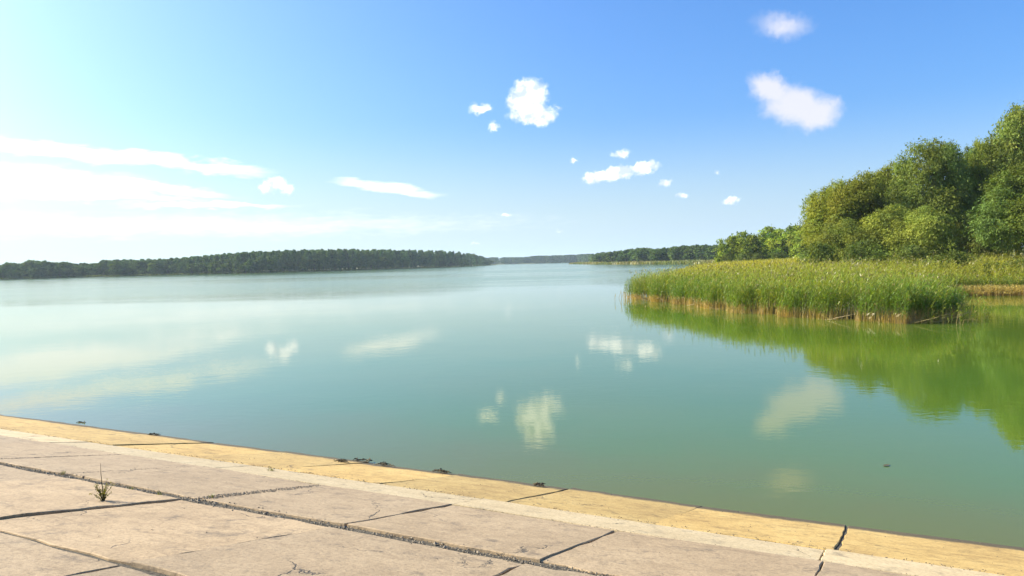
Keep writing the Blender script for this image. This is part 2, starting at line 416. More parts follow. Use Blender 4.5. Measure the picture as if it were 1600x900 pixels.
M_upper = concrete_mat('tan_concrete', (.29, .21, .118), (.36, .265, .152), (.42, .315, .185), 0.3, False, 1.4)
M_beam = concrete_mat('pale_concrete', (.42, .325, .18), (.48, .38, .215), (.53, .43, .26), 0.2)
def fill_mat():
    m, t, out = new_mat('joint_dirt')
    p = t.new('ShaderNodeBsdfPrincipled'); pos = t.new('ShaderNodeNewGeometry').outputs['Position']
    t.l.new(t.ramp(t.noise(pos, 14.0, 5, 0.7), [(0.3, rgb(.035, .03, .02)), (0.55, rgb(.10, .085, .055)), (0.75, rgb(.19, .16, .11))]), p.inputs['Base Color'])
    p.inputs['Roughness'].default_value = 0.95
    bp = t.new('ShaderNodeBump'); bp.inputs['Distance'].default_value = 0.04
    t.l.new(t.noise(pos, 20.0, 5, 0.7), bp.inputs['Height']); t.l.new(bp.outputs[0], p.inputs['Normal'])
    t.l.new(p.outputs[0], out.inputs[0]); return m
M_fill = fill_mat()
rng = np.random.default_rng(5)
U0, U1 = -30.0, 62.0
base_uv = [(U0, -2.5), (U1, -2.5), (U1, EDGE_DIST), (U0, EDGE_DIST)]
top = [emb(u, v, -0.012) for u, v in base_uv]
back = [top[3] - np.array([0, 0, 0]), top[2], top[2] + EN * 6, top[3] + EN * 6, top[2] + EN * 18 - np.array([0, 0, 3.2]), top[3] + EN * 18 - np.array([0, 0, 3.2])]
emb_ob = add('embankment', mesh_np('embankment', np.array(list(top) + back[2:]), [np.array([[0, 1, 2, 3], [3, 2, 4, 5], [5, 4, 6, 7]])]), M_fill)
tag(emb_ob, kind='structure', label='sloping concrete slab embankment along the near shore')
def slab(name, u0, u1, v0, v1, mat, lift=0.0, jag=0.012, thick=0.12, jag0=None):
    """one cast slab: ragged outline, chamfered top edge, its own slight tilt"""
    side = 9
    def line(a, b, jg):
        tt = np.linspace(0, 1, side, endpoint=False)[:, None]
        pts = np.array(a) + (np.array(b) - np.array(a)) * tt
        return pts + rng.normal(0, jg, pts.shape)
    o2 = np.concatenate([line((u0, v0), (u1, v0), jag if jag0 is None else jag0), line((u1, v0), (u1, v1), jag), line((u1, v1), (u0, v1), jag), line((u0, v1), (u0, v0), jag)])
    cen = o2.mean(0); n = len(o2)
    dirs = unit(o2 - cen)
    inn = o2 - dirs * rng.uniform(.004, .016, (n, 1))
    tl = rng.normal(0, 0.0035, 2)
    def lift_at(p): return lift + (p[:, 0] - cen[0]) * tl[0] + (p[:, 1] - cen[1]) * tl[1]
    rings = [(inn, lift_at(inn)), (o2, lift_at(o2) - 0.008), (o2, lift_at(o2) - thick)]
    V = np.array([emb(u, v, h) for pts, hs in rings for (u, v), h in zip(pts, hs)])
    ctr_ = emb(cen[0], cen[1], 0)
    k = np.arange(n); k2 = np.roll(k, -1)
    q = np.concatenate([np.stack([k + n * r_, k + n * (r_ + 1), k2 + n * (r_ + 1), k2 + n * r_], -1) for r_ in (0, 1)])
    me = mesh_np(name, V - ctr_, [k[None, :], q])
    return add(name, me, mat, emb_ob, ctr_)
# lower row against the water, pale beam, then the upper rows
ul = [9.25 + 2.33 * i for i in range(-16, 22)]
for a, b in zip(ul[:-1], ul[1:]):
    j = rng.normal(0, .03)
    slab('concrete_slab', a + .009 + j, b - .009 + j, -0.02 + rng.normal(0, .03), 2.60, M_lower, 0.010 + rng.normal(0, .004), 0.012, jag0=0.04)
ub = [8.5 + 4.86 * i for i in range(-7, 11)]
for a, b in zip(ub[:-1], ub[1:]):
    slab('kerb_beam', a + .01, b - .01, 2.66, 3.55, M_beam, 0.012 + rng.normal(0, .003), 0.006)
uu = [8.55 + 2.43 * i for i in range(-15, 22)]
for a, b in zip(uu[:-1], uu[1:]):
    gap = .014 if not (12 < a < 17) else .03
    slab('concrete_slab', a + gap, b - gap + .02, 3.60, 5.88, M_upper, 0.022 + rng.normal(0, .004), 0.014)
    slab('concrete_slab', a + .012, b - .012, 6.14, 8.50, M_upper, 0.020 + rng.normal(0, .005), 0.018)
    slab('concrete_slab', a + .012, b - .012, 8.60, 10.95, M_upper, 0.020 + rng.normal(0, .005), 0.018)

# crumbled grit in the wide joints
g = Geo()
octv = np.array([[1, 0, 0], [-1, 0, 0], [0, 1, 0], [0, -1, 0], [0, 0, 1], [0, 0, -1.]])
octf = np.array([[0, 2, 4], [2, 1, 4], [1, 3, 4], [3, 0, 4], [2, 0, 5], [1, 2, 5], [3, 1, 5], [0, 3, 5]])
def grit(n, u0, u1, v0, v1, s0, s1, spread=0.0):
    for _ in range(n):
        u = rng.uniform(u0, u1); v = rng.uniform(v0, v1) + rng.normal(0, spread)
        s_ = rng.uniform(s0, s1); P = emb(u, v, (0.0 if 5.86 < v < 6.16 else .018) + s_ * .2)
        vv = octv * s_ * rng.uniform(.6, 1.3, (6, 3)) * np.array([1, 1, .7])
        a_ = rng.uniform(0, 6.28); rot = np.array([[math.cos(a_), -math.sin(a_), 0], [math.sin(a_), math.cos(a_), 0], [0, 0, 1]])
        tone = rng.uniform(.5, 1.2) * (.55 if v < 3 else 1)
        g.put(vv @ rot.T + P, octf, np.array([.26, .21, .14]) * tone)
grit(3800, 4, 28, 5.9, 6.13, .003, .016, 0.05)
grit(160, 5, 27, 5.9, 6.13, .015, .032, 0.03)
grit(500, 13.04, 13.14, 3.65, 5.9, .003, .014, 0)
grit(800, 15.80, 15.98, 3.65, 5.9, .003, .016, 0)
grit(400, 10.94, 11.03, 3.65, 5.9, .003, .012, 0)
grit(900, 2, 26, 2.56, 2.70, .003, .012, .05)
grit(500, 2, 26, 3.53, 3.62, .003, .010, .01)
grit(500, 6, 28, 3.7, 8.4, .003, .010, .0)
grit(300, 4, 28, 0.1, 2.5, .003, .010, .0)
def grit_mat():
    m, t, out = new_mat('grit'); p = t.new('ShaderNodeBsdfPrincipled'); p.inputs['Roughness'].default_value = .9
    t.l.new(t.new('ShaderNodeAttribute', attribute_name='Col').outputs['Color'], p.inputs['Base Color'])
    t.l.new(p.outputs[0], out.inputs[0]); return m
M_grit = grit_mat()
gr = add('joint_gravel', g.mesh('joint_gravel'), M_grit, emb_ob); tag(gr, kind='stuff')

# ------------------------------------------------------------------ trees
def crown_and_trunk(seed, h, wd, lobes, clumps, per, leaf, col, droop=0.8, base=0.14, style='round', twig_aspect=0.36, lobe_r=0.215, upright=1.12):
    """a tree of height h and crown width wd, standing at the origin"""
    rg = np.random.default_rng(seed); g = Geo(); tr = Geo()
    L = []
    for i in range(lobes):
        f = (i + 0.5) / lobes
        zc = h * (base + 0.12 + (0.86 - base - 0.12) * f ** 0.9)
        if style == 'round': env = math.sin(math.pi * min(1, (zc / h - base + 0.16) / (1.13 - base))) ** 0.7
        elif style == 'tall': env = 0.55 + 0.45 * math.sin(math.pi * zc / h)
        else: env = max(0.12, 1.15 - zc / h)               # conifer
        a = i * 2.4 + rg.uniform(-.5, .5)
        R_ = wd * lobe_r * (0.75 + 0.6 * rg.random()) * (0.6 + 0.5 * env)
        rad = max(0.0, wd * 0.5 * env - R_ * 0.7) * (rg.uniform(.8, 1.15) if i % 4 else rg.uniform(.2, .6))
        L.append((np.array([rad * math.cos(a), rad * math.sin(a), zc]), R_))
    for j in range(3 if upright > 1.2 else 1):           # leaders
        a = rg.uniform(0, 6.28); q_ = (0, .13, .2)[j] * wd
        L.append((np.array([q_ * math.cos(a), q_ * math.sin(a), h * (0.87 - .06 * j)]), wd * (.13 if upright > 1.2 else .17)))
    for c_, R_ in L:
        n = max(5, int(clumps * (R_ / (wd * 0.22)) ** 2 * (1.35 if upright > 1.2 else 1)))
        dirv = unit(rg.normal(size=(n, 3)) + np.array([0, 0, 0.25]) + 0.35 * unit(np.array([c_[0], c_[1], 0.01])))
        pc = c_ + dirv * R_ * rg.uniform(.62, 1.12, (n, 1)) * np.array([1, 1, upright])
        pc[:, 2] = np.clip(pc[:, 2], h * base * .5, h)
        lobe_tone = rg.uniform(.74, 1.24); lobe_hue = rg.normal(0, 1)
        for p_, dv in zip(pc, dirv):
            rc = R_ * rg.uniform(.26, .46); m_ = max(6, int(per * rg.uniform(.6, 1.4)))
            q = rg.normal(size=(m_, 3)) * rc * np.array([.6, .6, .5])
            q[:, 2] -= droop * 0.25 * (q[:, 0] ** 2 + q[:, 1] ** 2) / max(rc, .1)
            cen = p_ + q
            outw = unit(cen - c_ + 1e-3)
            d = unit(outw * .7 + np.array([0, 0, -1.]) * droop * rg.uniform(.2, 1.3, (m_, 1)) + rg.normal(size=(m_, 3)) * .55)
            nrm = unit(outw + np.array([0, 0, .5]) + rg.normal(size=(m_, 3)) * .7)
            wv = unit(np.cross(d, nrm))
            s_ = leaf * rg.uniform(.6, 1.45, m_)
            tone = lobe_tone * rg.uniform(.78, 1.22) * rg.uniform(.88, 1.12, m_)[:, None]
            hue = np.array([1 + .06 * lobe_hue + rg.normal(0, .05), 1.0, 1 - .12 * lobe_hue])
            cards(g, cen, d, wv, s_, s_ * twig_aspect, np.array(col) * hue * tone)
    # trunk and limbs
    tb = h * 0.018 + 0.08
    zt = np.linspace(-0.4, h * .62, 7)
    wob = np.cumsum(rg.normal(0, h * .008, (7, 2)), 0); wob[0] = 0
    sp = np.stack([wob[:, 0], wob[:, 1], zt], -1)
    tube(tr, sp, np.linspace(tb * 1.25, tb * .4, 7), np.ones(3))
    for c_, R_ in L[::max(1, len(L) // 9)]:
        k = int(np.clip(np.searchsorted(zt, c_[2] - h * .18), 1, 6)); s0 = sp[k]
        mid = (s0 + c_) / 2 + np.array([0, 0, -.02 * h])
        tube(tr, [s0, mid, c_, c_ + (c_ - mid) * .5], [tb * .5, tb * .3, tb * .17, tb * .06], np.ones(3), 5)
    return g, tr
proto = {}
def tree_proto(key, **kw):
    g, tr = crown_and_trunk(**kw)
    proto[key] = (g.mesh(key + '_crown'), tr.mesh(key + '_trunk', True), kw['h'], kw['wd'])
def plant_tree(name, key, x, y, ztop, wd, label, cat, group=None, mat=None, z0=None, rz=None, parts=True):
    cm, tm, h0, w0 = proto[key]
    zb = float(hgt(np.array([x]), np.array([y]))[0]) if z0 is None else z0
    e = bpy.data.objects.new(name, None); C.objects.link(e)
    e.location = (x, y, zb); e.rotation_euler = (0, 0, rng.uniform(0, 6.28) if rz is None else rz)
    e.scale = (wd / w0, wd / w0, (ztop - zb) / h0)
    tag(e, label, cat, group)
    add('crown', cm, mat or M_willow, e); add('trunk', tm, M_bark, e)
    return e
WILLOW = (.178, .218, .046)
tree_proto('willow_a', seed=11, h=20, wd=13, lobes=30, clumps=56, per=46, leaf=.37, col=WILLOW, droop=.9, lobe_r=.15, upright=1.45)
tree_proto('willow_b', seed=12, h=20, wd=12, lobes=28, clumps=56, per=46, leaf=.36, col=(.155, .20, .042), droop=.9, lobe_r=.15, upright=1.45)
tree_proto('willow_c', seed=13, h=17, wd=9, lobes=22, clumps=54, per=40, leaf=.34, col=(.20, .22, .036), droop=.8, style='tall', lobe_r=.17, upright=1.5)
tree_proto('willow_d', seed=14, h=14, wd=10, lobes=20, clumps=54, per=40, leaf=.32, col=(.22, .25, .055), droop=1.0, base=.08, lobe_r=.17, upright=1.3)
tree_proto('shrub', seed=15, h=4, wd=5, lobes=8, clumps=26, per=18, leaf=.28, col=(.12, .155, .04), droop=.6, base=.02)
near = [
    ('willow_tree', 'willow_c', 1293, 288, 118, 8.5, 'leftmost yellowish green willow of the tall grove behind the reed bed'),
    ('willow_tree', 'willow_c', 1334, 276, 112, 9.0, 'olive green willow with a domed top, second from the grove\'s lake end'),
    ('willow_tree', 'willow_c', 1381, 256, 124, 9.5, 'narrow dark topped willow rising between the domed and the broad willow'),
    ('willow_tree', 'willow_d', 1318, 345, 104, 7.5, 'low willow with foliage down to the reeds at the grove\'s lake corner'),
    ('willow_tree', 'willow_d', 1392, 322, 102, 9.0, 'short drooping willow in front of the broad tall willow'),
    ('willow_tree', 'willow_a', 1458, 212, 110, 11.5, 'broad tall willow with a pointed top in the middle of the grove'),
    ('willow_tree', 'willow_d', 1448, 325, 98, 9.0, 'low rounded willow before the foot of the pointed willow'),
    ('willow_tree', 'willow_b', 1532, 212, 112, 8.5, 'tall willow filling the gap between pointed willow and tallest willow'),
    ('willow_tree', 'willow_a', 1592, 160, 112, 13.0, 'tallest willow of the grove at the edge of the picture'),
    ('willow_tree', 'willow_b', 1602, 250, 90, 11.0, 'silvery green front willow below the tallest crown'),
    ('willow_tree', 'willow_d', 1532, 330, 106, 8.0, 'shaded low willow in the dark hollow of the grove'),
    ('willow_tree', 'willow_b', 1690, 180, 108, 13.0, 'willow mostly cut off by the picture edge beside the tallest one'),
]
for nm, key, px, py, y, wd, lab in near:
    P = at_depth(px, py, y)
    plant_tree(nm, key, P[0], y, P[2], wd, lab, 'tree', 'willow grove behind the reeds')
for i, (px, py, y, wd) in enumerate([(1345, 318, 140, 10), (1420, 305, 142, 11), (1500, 275, 140, 12), (1570, 235, 138, 12)]):
    P = at_depth(px, py, y)
    plant_tree('willow_tree', 'willow_b', P[0], y, P[2], wd, 'back row willow seen behind the ' + ('domed olive willow', 'short drooping willow', 'gap right of the pointed willow', 'gap left of the tallest willow')[i], 'tree', 'back row of the willow grove')
for px, py, y, wd, lab in [
    (1284, 384, 100, 5.0, 'small shrub at the lake corner of the grove'),
    (1345, 380, 97, 5.5, 'rounded shrub in front of the olive green willow'),
    (1425, 386, 92, 6.0, 'leafy shrub under the low rounded willow'),
    (1492, 396, 84, 6.0, 'pale green shrub where the reed bed meets the dark hollow'),
    (1548, 412, 80, 5.5, 'shrub at the shaded foot of the grove above the dry reeds'),
    (1598, 408, 78, 6.0, 'shrub at the picture edge behind the dry reeds')]:
    P = at_depth(px, py, y)
    plant_tree('shrub', 'shrub', P[0], y, P[2], wd, lab, 'shrub', 'shrubs at the foot of the grove')

# row of rounded trees beyond the meadow
MIDC = (.215, .255, .036)
tree_proto('round_a', seed=21, h=14, wd=12, lobes=12, clumps=24, per=18, leaf=.95, col=MIDC, droop=.5, base=.04)
tree_proto('round_b', seed=22, h=13, wd=11, lobes=11, clumps=24, per=18, leaf=.95, col=(.18, .22, .034), droop=.5, base=.04)
mids = [(1143, 371, 292, 13), (1158, 364, 300, 14), (1174, 369, 285, 12), (1190, 366, 300, 14), (1205, 356, 320, 16), (1217, 362, 290, 14), (1236, 355, 300, 16), (1251, 354, 285, 14), (1264, 358, 275, 13), (1280, 350, 300, 15)]
ords = ['first', 'second', 'third', 'fourth', 'fifth', 'sixth', 'seventh', 'eighth', 'ninth', 'tenth', 'eleventh', 'twelfth', 'thirteenth', 'fourteenth', 'fifteenth', 'sixteenth', 'seventeenth', 'eighteenth', 'nineteenth', 'twentieth', 'twenty-first', 'twenty-second', 'twenty-third', 'twenty-fourth', 'twenty-fifth', 'twenty-sixth']
for i, (px, py, y, wd) in enumerate(mids):
    P = at_depth(px, py, y)
    plant_tree('rounded_tree', 'round_a' if i % 2 else 'round_b', P[0], y, P[2], wd,
               f'{ords[i]} rounded tree from the lake end of the row left of the willow grove', 'tree', 'rounded trees beyond the meadow', M_far)
for px, py, y, wd in [(1135, 402, 280, 5), (1160, 400, 270, 6), (1182, 401, 262, 5), (1214, 399, 258, 6)]:
    q_ = {1135: 'first', 1160: 'second', 1182: 'third', 1214: 'fourth'}[px]
    P = at_depth(px, py - 4, y)
    plant_tree('shrub', 'shrub', P[0], y, P[2], wd, f'{q_} low shrub from the lake end at the foot of the rounded tree row', 'shrub', 'shrubs below the rounded trees', M_far)

# far right bank trees
FARC = (.10, .14, .046)
tree_proto('far_a', seed=31, h=15, wd=11, lobes=9, clumps=14, per=12, leaf=1.5, col=FARC, droop=.3, base=.05, twig_aspect=.5)
tree_proto('far_b', seed=32, h=16, wd=9, lobes=9, clumps=14, per=12, leaf=1.5, col=(.085, .125, .042), droop=.3, base=.05, style='tall', twig_aspect=.5)
tree_proto('far_c', seed=33, h=20, wd=8, lobes=10, clumps=12, per=12, leaf=1.4, col=(.042, .075, .034), droop=.3, base=.12, style='conifer', twig_aspect=.45)
far_out = np.array([(930, 397), (950, 394), (975, 391), (1000, 387), (1020, 389), (1040, 388), (1060, 386), (1070, 384), (1100, 384), (1140, 383)])
for i in range(24):
    px = 936 + i * 8.4 + rng.uniform(-2, 2)
    py = np.interp(px, far_out[:, 0], far_out[:, 1]) + rng.uniform(-1, 3)
    y = np.interp(px, [936, 1000, 1140], [900, 700, 560]) + rng.uniform(-20, 40)
    P = at_depth(px, py, y)
    plant_tree('bank_tree', ['far_a', 'far_b'][i % 2], P[0], y, P[2], np.interp(px, [936, 1140], [15, 11]) * rng.uniform(.9, 1.25),
               f'{ords[i]} tree from the lake end of the distant wooded bank', 'tree', 'trees on the distant right bank', M_far)

# wooded far shore on the left
left_out = np.array([(-40, 413), (0, 413), (30, 411), (45, 408), (70, 408), (90, 411), (150, 412), (162, 406), (200, 406), (240, 405), (280, 403), (320, 399), (350, 396), (400, 393), (450, 391), (500, 390), (540, 389), (600, 390), (650, 391), (700, 392), (730, 395), (752, 399), (764, 404)])
left_base = np.array([(-40, 438), (0, 437), (200, 431.5), (300, 429), (400, 427), (600, 421), (700, 417.5), (735, 416), (765, 414.4)])
def left_depth(px):
    return float(np.interp(px, [-60, 0, 100, 200, 300, 400, 500, 600, 700, 735, 765], [640, 660, 700, 724, 728, 705, 760, 846, 1050, 1240, 1500]))
n_left = 78
for i in range(n_left):
    px = -8 + i * (770 / (n_left - 1)) + rng.uniform(-3, 3)
    top_ = np.interp(px, left_out[:, 0], left_out[:, 1]); bot = np.interp(px, left_base[:, 0], left_base[:, 1])
    py = bot - (bot - top_) * (rng.uniform(.45, .92) if px < 740 else rng.uniform(.75, 1.0))
    if px < 150: py = bot - (bot - top_) * rng.uniform(.5, .8)
    y = left_depth(px) + rng.uniform(8, 22)
    P = at_depth(px, py, y)
    plant_tree('shore_tree', ['far_a', 'far_b', 'far_a'][i % 3], P[0], y, P[2], rng.uniform(9, 15) * (y / 800) ** .5,
               'rounded dark green tree in the front row of the wooded far shore on the left', 'tree', 'front trees of the left far shore', M_far)
for px, py, wd, lab in [(47, 407.5, 16, 'tall round dark tree standing out near the left end of the far shore'), (70, 408, 12, 'narrow dark tree right beside the tall round tree on the far shore'), (100, 410, 15, 'wide dark tree, third of the tall ones at the left end of far shore'), (12, 411, 13, 'dark tree at the very left end of the far shore')]:
    y = left_depth(px) + 10; P = at_depth(px, py, y)
    plant_tree('shore_tree', 'far_a', P[0], y, P[2], wd, lab, 'tree', 'tall trees of the left far shore', M_far)

def wood_mass(name, pts, seed, leaf, per, colr, label):
    """trees that read as one mass: (x, y, ztop, width) each"""
    rg = np.random.default_rng(seed); g = Geo()
    for x, y, zt, wd in pts:
        zb = float(hgt(np.array([x]), np.array([y]))[0]); h = zt - zb
        f = rg.random(per) ** .75
        con = rg.random() < .55
        env = (np.clip(1.08 - f, .08, 1) ** .7 if con else np.sqrt(np.clip(1 - (2 * f - .9) ** 2 / 1.25, .05, 1)))
        a = rg.uniform(0, 6.28, per); rad = wd * .5 * env * rg.uniform(.7, 1.05, per)
        cen = np.stack([x + rad * np.cos(a), y + rad * np.sin(a), zb + h * (.06 + .94 * f)], -1)
        out = unit(np.stack([np.cos(a), np.sin(a), .4 + 0 * a], -1))
        d = unit(out * .5 + rg.normal(size=(per, 3)) * .8); wv = unit(np.cross(d, out + rg.normal(size=(per, 3)) * .5))
        s_ = leaf * rg.uniform(.6, 1.3, per)
        tone = rg.uniform(.6, 1.5) * rg.uniform(.75, 1.25, per)[:, None]
        cards(g, cen, d, wv, s_, s_ * .6, np.array(colr) * tone * np.array([1 + rg.normal(0, .08), 1, 1]))
        tube(g, [(x, y, zb - .5), (x, y, zb + h * .7)], [.25, .1], (.06, .05, .04), 4)
    return tag(add(name, g.mesh(name), M_far), label, 'forest', kind='stuff')
rows = []
for i in range(450):
    px = -30 + 787 * ((i // 3) + rng.uniform(.1, .9)) / 150; k = i % 3
    top_ = np.interp(px, left_out[:, 0], left_out[:, 1]); bot = np.interp(px, left_base[:, 0], left_base[:, 1])
    y = left_depth(px) + (24, 42, 62)[k] + rng.uniform(-6, 8)
    P = at_depth(px, top_ + rng.uniform(-.8, 2.2) + (2.0, .6, 0)[k], y)
    rows.append((P[0], y, P[2], rng.uniform(7, 12) * (y / 800) ** .4))
wood_mass('forest', rows, 41, 2.3, 300, (.058, .092, .036), 'dense dark pine and leaf wood covering the far shore on the left')
rows = []
for i in range(330):
    px = rng.uniform(752, 945)
    top_ = np.interp(px, [752, 800, 826, 832, 870, 900, 925, 945], [402.5, 402, 401.5, 400, 399, 398, 396.5, 394])
    y = np.interp(px, [752, 900, 945], [2330, 2280, 1500]) + rng.uniform(0, 160)
    P = at_depth(px, top_ + rng.uniform(-.2, 1.5), y)
    rows.append((P[0], y, P[2], rng.uniform(14, 22)))
wood_mass('forest', rows, 42, 4.2, 130, (.060, .095, .04), 'faint bluish wood closing the far end of the lake')
rows = []
for i in range(260):
    px = rng.uniform(925, 1300)
    top_ = np.interp(px, far_out[:, 0], far_out[:, 1])
    y = np.interp(px, [925, 1000, 1140, 1300], [1080, 800, 660, 600]) + rng.uniform(0, 60)
    P = at_depth(px, top_ + rng.uniform(-.4, 2), y)
    rows.append((P[0], y, P[2], rng.uniform(9, 13)))
wood_mass('forest', rows, 43, 2.2, 220, (.062, .092, .034), 'darker wood behind the trees of the distant right bank')

# ------------------------------------------------------------------ reeds
def in_poly(poly, x, y):
    ins = np.zeros(len(x), bool); b = np.roll(poly, -1, 0)
    for (x0, y0), (x1, y1) in zip(poly, b):
        c = (y0 > y) != (y1 > y)
        ins ^= c & (x < x0 + (y - y0) * (x1 - x0) / ((y1 - y0) if abs(y1 - y0) > 1e-9 else 1e-9))
    return ins
def poly_dist(poly, x, y, closed=True):
    p = np.stack([x, y], -1); best = np.full(len(p), 1e18)
    b = np.roll(poly, -1, 0); m_ = len(poly) if closed else len(poly) - 1
    for i in range(m_):
        e = b[i] - poly[i]; q = p - poly[i]; h = np.clip(q @ e / (e @ e), 0, 1)
        best = np.minimum(best, ((q - h[:, None] * e) ** 2).sum(1))
    return np.sqrt(best)
BED = np.array([(12.6, 79), (15.2, 68), (17, 54.8), (19.9, 47.8), (23.6, 43.2), (26.5, 44.6), (29.5, 48.5), (33.5, 57.5), (37, 65), (43, 71), (52, 69), (68, 58), (84, 60), (84, 88),
                (72, 96), (46, 108), (50, 130), (80, 205), (128, 300), (104, 306), (82, 262), (58, 229), (36, 150), (23, 105), (14.2, 84)])
FRONT = BED[:12]
def sample_poly(n, poly, rg, keep):
    lo, hi = poly.min(0), poly.max(0); xs = []; ys = []; tot = 0
    while tot < n:
        x = rg.uniform(lo[0], hi[0], n * 2); y = rg.uniform(lo[1], hi[1], n * 2)
        k = in_poly(poly, x, y); x, y = x[k], y[k]
        k = keep(x, y, rg); xs.append(x[k]); ys.append(y[k]); tot += k.sum()
    return np.concatenate(xs)[:n], np.concatenate(ys)[:n]
def reeds(g, x, y, zb, h, rg, leaves, lw, ll, stem_w, green, dry_h, low=0.0, top_mix=0.0, spread=1.0):
    """x,y,zb,h arrays; green (n,3) leaf colour; dry_h: height of the straw-coloured foot"""
    n = len(x)
    lean = rg.normal(0, .12, (n, 2)) + np.array([.05, -.01])
    def on(f):                                   # point on the stem at height fraction f
        return np.stack([x + lean[:, 0] * h * f ** 1.6, y + lean[:, 1] * h * f ** 1.6, zb + h * f * (1 - .03 * f)], -1)
    a = rg.uniform(0, np.pi, n); wv = np.stack([np.cos(a), np.sin(a), 0 * a], -1)
    fr = [low, np.clip(dry_h / h, low, .9), np.clip(dry_h / h + .12, low, .95), np.full(n, .97)]
    fr[0] = np.full(n, low)
    V = []; cc = []
    straw = np.array([.52, .37, .12]) * rg.uniform(.6, 1.2, (n, 1)) * np.array([1, 1, 1.])
    for j, f in enumerate(fr):
        wd = stem_w * (1.0, .95, .8, .25)[j]
        c_ = on(f)
        V += [c_ - wv * wd / 2, c_ + wv * wd / 2]
        col = straw if j < 2 else green * .9
        cc += [col, col]
    V = np.stack(V, 1).reshape(-1, 3); cc = np.stack(cc, 1).reshape(-1, 3)
    b_ = (np.arange(n) * 8)[:, None]
    q = np.concatenate([b_ + np.array([[2 * j, 2 * j + 1, 2 * j + 3, 2 * j + 2]]) for j in range(3)])
    g.put(V, q, cc)
    for k in range(leaves):
        f = np.clip((dry_h / h) * .9 + .05 + (0.95 - (dry_h / h)) * ((k + rg.random(n)) / leaves) ** .85, .05, .99)
        p = on(f); an = rg.uniform(0, 2 * np.pi, n)
        hd = np.stack([np.cos(an), np.sin(an), 0 * an], -1) + np.array([.35, -.05, 0])
        up = rg.uniform(.5, 1.5, n)[:, None]
        L_ = ll * rg.uniform(.6, 1.25, n)[:, None] * (1 - .25 * f[:, None])
        m1 = p + (unit(hd * spread + np.array([0, 0, 1.]) * up)) * L_ * .55
        tip = m1 + unit(hd * spread + np.array([0, 0, 1.]) * (up - rg.uniform(.5, 1.9, n)[:, None])) * L_ * .5
        sd = unit(np.cross(hd, np.array([0, 0, 1.]))) * (lw * rg.uniform(.7, 1.3, n)[:, None] / 2)
        V = np.stack([p, m1 + sd, tip, m1 - sd], 1).reshape(-1, 3)
        t_ = rg.uniform(.72, 1.3, (n, 1))
        dead = (rg.random((n, 1)) < .05 + .25 * (f[:, None] < .35))
        col = np.where(dead, np.array([.30, .23, .08]), green) * t_
        col = np.where((rg.random((n, 1)) < .07) & (f[:, None] > .7), np.array([.36, .35, .08]), col)  # a few upper leaves paler at random: bright glints put into the leaf colour
        g.put(V, np.arange(n * 4).reshape(n, 4), np.repeat(col, 4, 0))
def bed_green(x, y, rg, z=None):
    n = len(x); back = np.clip((y - 50) / 70, 0, 1) * np.clip(1.3 - np.abs(x - 38) / 60, 0, 1)
    pat = .5 + .5 * np.sin(x * .23 + 1.1 * np.sin(y * .13)) * np.sin(y * .19 + x * .05)
    k = np.clip(.62 * back + .35 * pat + rg.normal(0, .12, n), 0, 1)[:, None]
    return (np.array([.195, .262, .018]) * (1 - k) + np.array([.44, .36, .026]) * k) * rg.uniform(.85, 1.2, (n, 1))
rg = np.random.default_rng(77)
g = Geo()
# the front edge, seen from foot to tip
x, y = sample_poly(6200, BED, rg, lambda x, y, r: (poly_dist(FRONT, x, y, False) < 2.6 * r.random(len(x)) ** .6 + .05) & (y < 90) & (x < 0.78 * y))
ed = poly_dist(FRONT, x, y, False)
def ragged(x, y): return x + .45 * np.sin(y * 1.1 + .4) + .3 * np.sin(y * 2.6), y + .25 * np.sin(x * 2.1)
x, y = ragged(x, y)
lee = np.clip((x - 25.5) / 6, 0, 1) * np.clip((5.0 - ed) / 4, 0, 1)          # thinner and lower along the sheltered side
k = rg.random(len(x)) > .55 * lee
x, y, ed, lee = x[k], y[k], ed[k], lee[k]
h = (rg.normal(2.15, .34, len(x)) + np.clip(ed * .14, 0, .4) + .38 * np.sin(x * 1.3 + y * .9) * np.sin(x * .55 - y * .4)) * (1 - .33 * lee)
reeds(g, x, y, np.maximum(hgt(x, y), -.25), h, rg, 8, .042, .62, .026, bed_green(x, y, rg) * np.array([.66, .86, .85]), rg.normal(.62, .16, len(x)).clip(.25, 1.1))
# the body of the bed
x, y = sample_poly(13500, BED, rg, lambda x, y, r: (r.random(len(x)) < np.clip((62 / y) ** 1.6, 0, 1)) & (y < 125) & (x < .80 * y))
ed = poly_dist(FRONT[4:11], x, y, False)
h = (rg.normal(2.45, .32, len(x)) + .25 * np.sin(x * .7 + y * .4)) * (1 - .3 * np.clip((6 - ed) / 5, 0, 1) * np.clip((x - 25.5) / 5, 0, 1))
reeds(g, x, y, np.maximum(hgt(x, y), -.15), h, rg, 7, .05, .70, .02, bed_green(x, y, rg), np.full(len(x), .9), low=.3)
# stragglers standing in the water of the sheltered side
xs, ys = rg.uniform(24, 41, 2200), rg.uniform(42, 68, 2200)
kk = (poly_dist(FRONT[4:9], xs, ys, False) < 2.8 * rg.random(2200) ** 1.5) & ~in_poly(BED, xs, ys)
xs, ys = xs[kk], ys[kk]; hs = rg.uniform(.7, 1.8, len(xs))
reeds(g, xs, ys, np.full(len(xs), -.2), hs, rg, 6, .04, .5, .024, bed_green(xs, ys, rg), hs * .22)
# seed heads
k = rg.random(len(x)) < .14; n = k.sum(); hd = np.stack([x[k] + .12, y[k], np.maximum(hgt(x[k], y[k]), -.15) + h[k] * 1.0], -1)
for j in range(3):
    d = unit(np.array([.35, 0, 1.]) + rg.normal(0, .35, (n, 3))); wv = unit(np.cross(d, rg.normal(size=(n, 3))))
    cards(g, hd + d * .1, d, wv, rg.uniform(.2, .36, n), np.full(n, .075), np.array([.26, .23, .06]) * rg.uniform(.7, 1.3, (n, 1)))
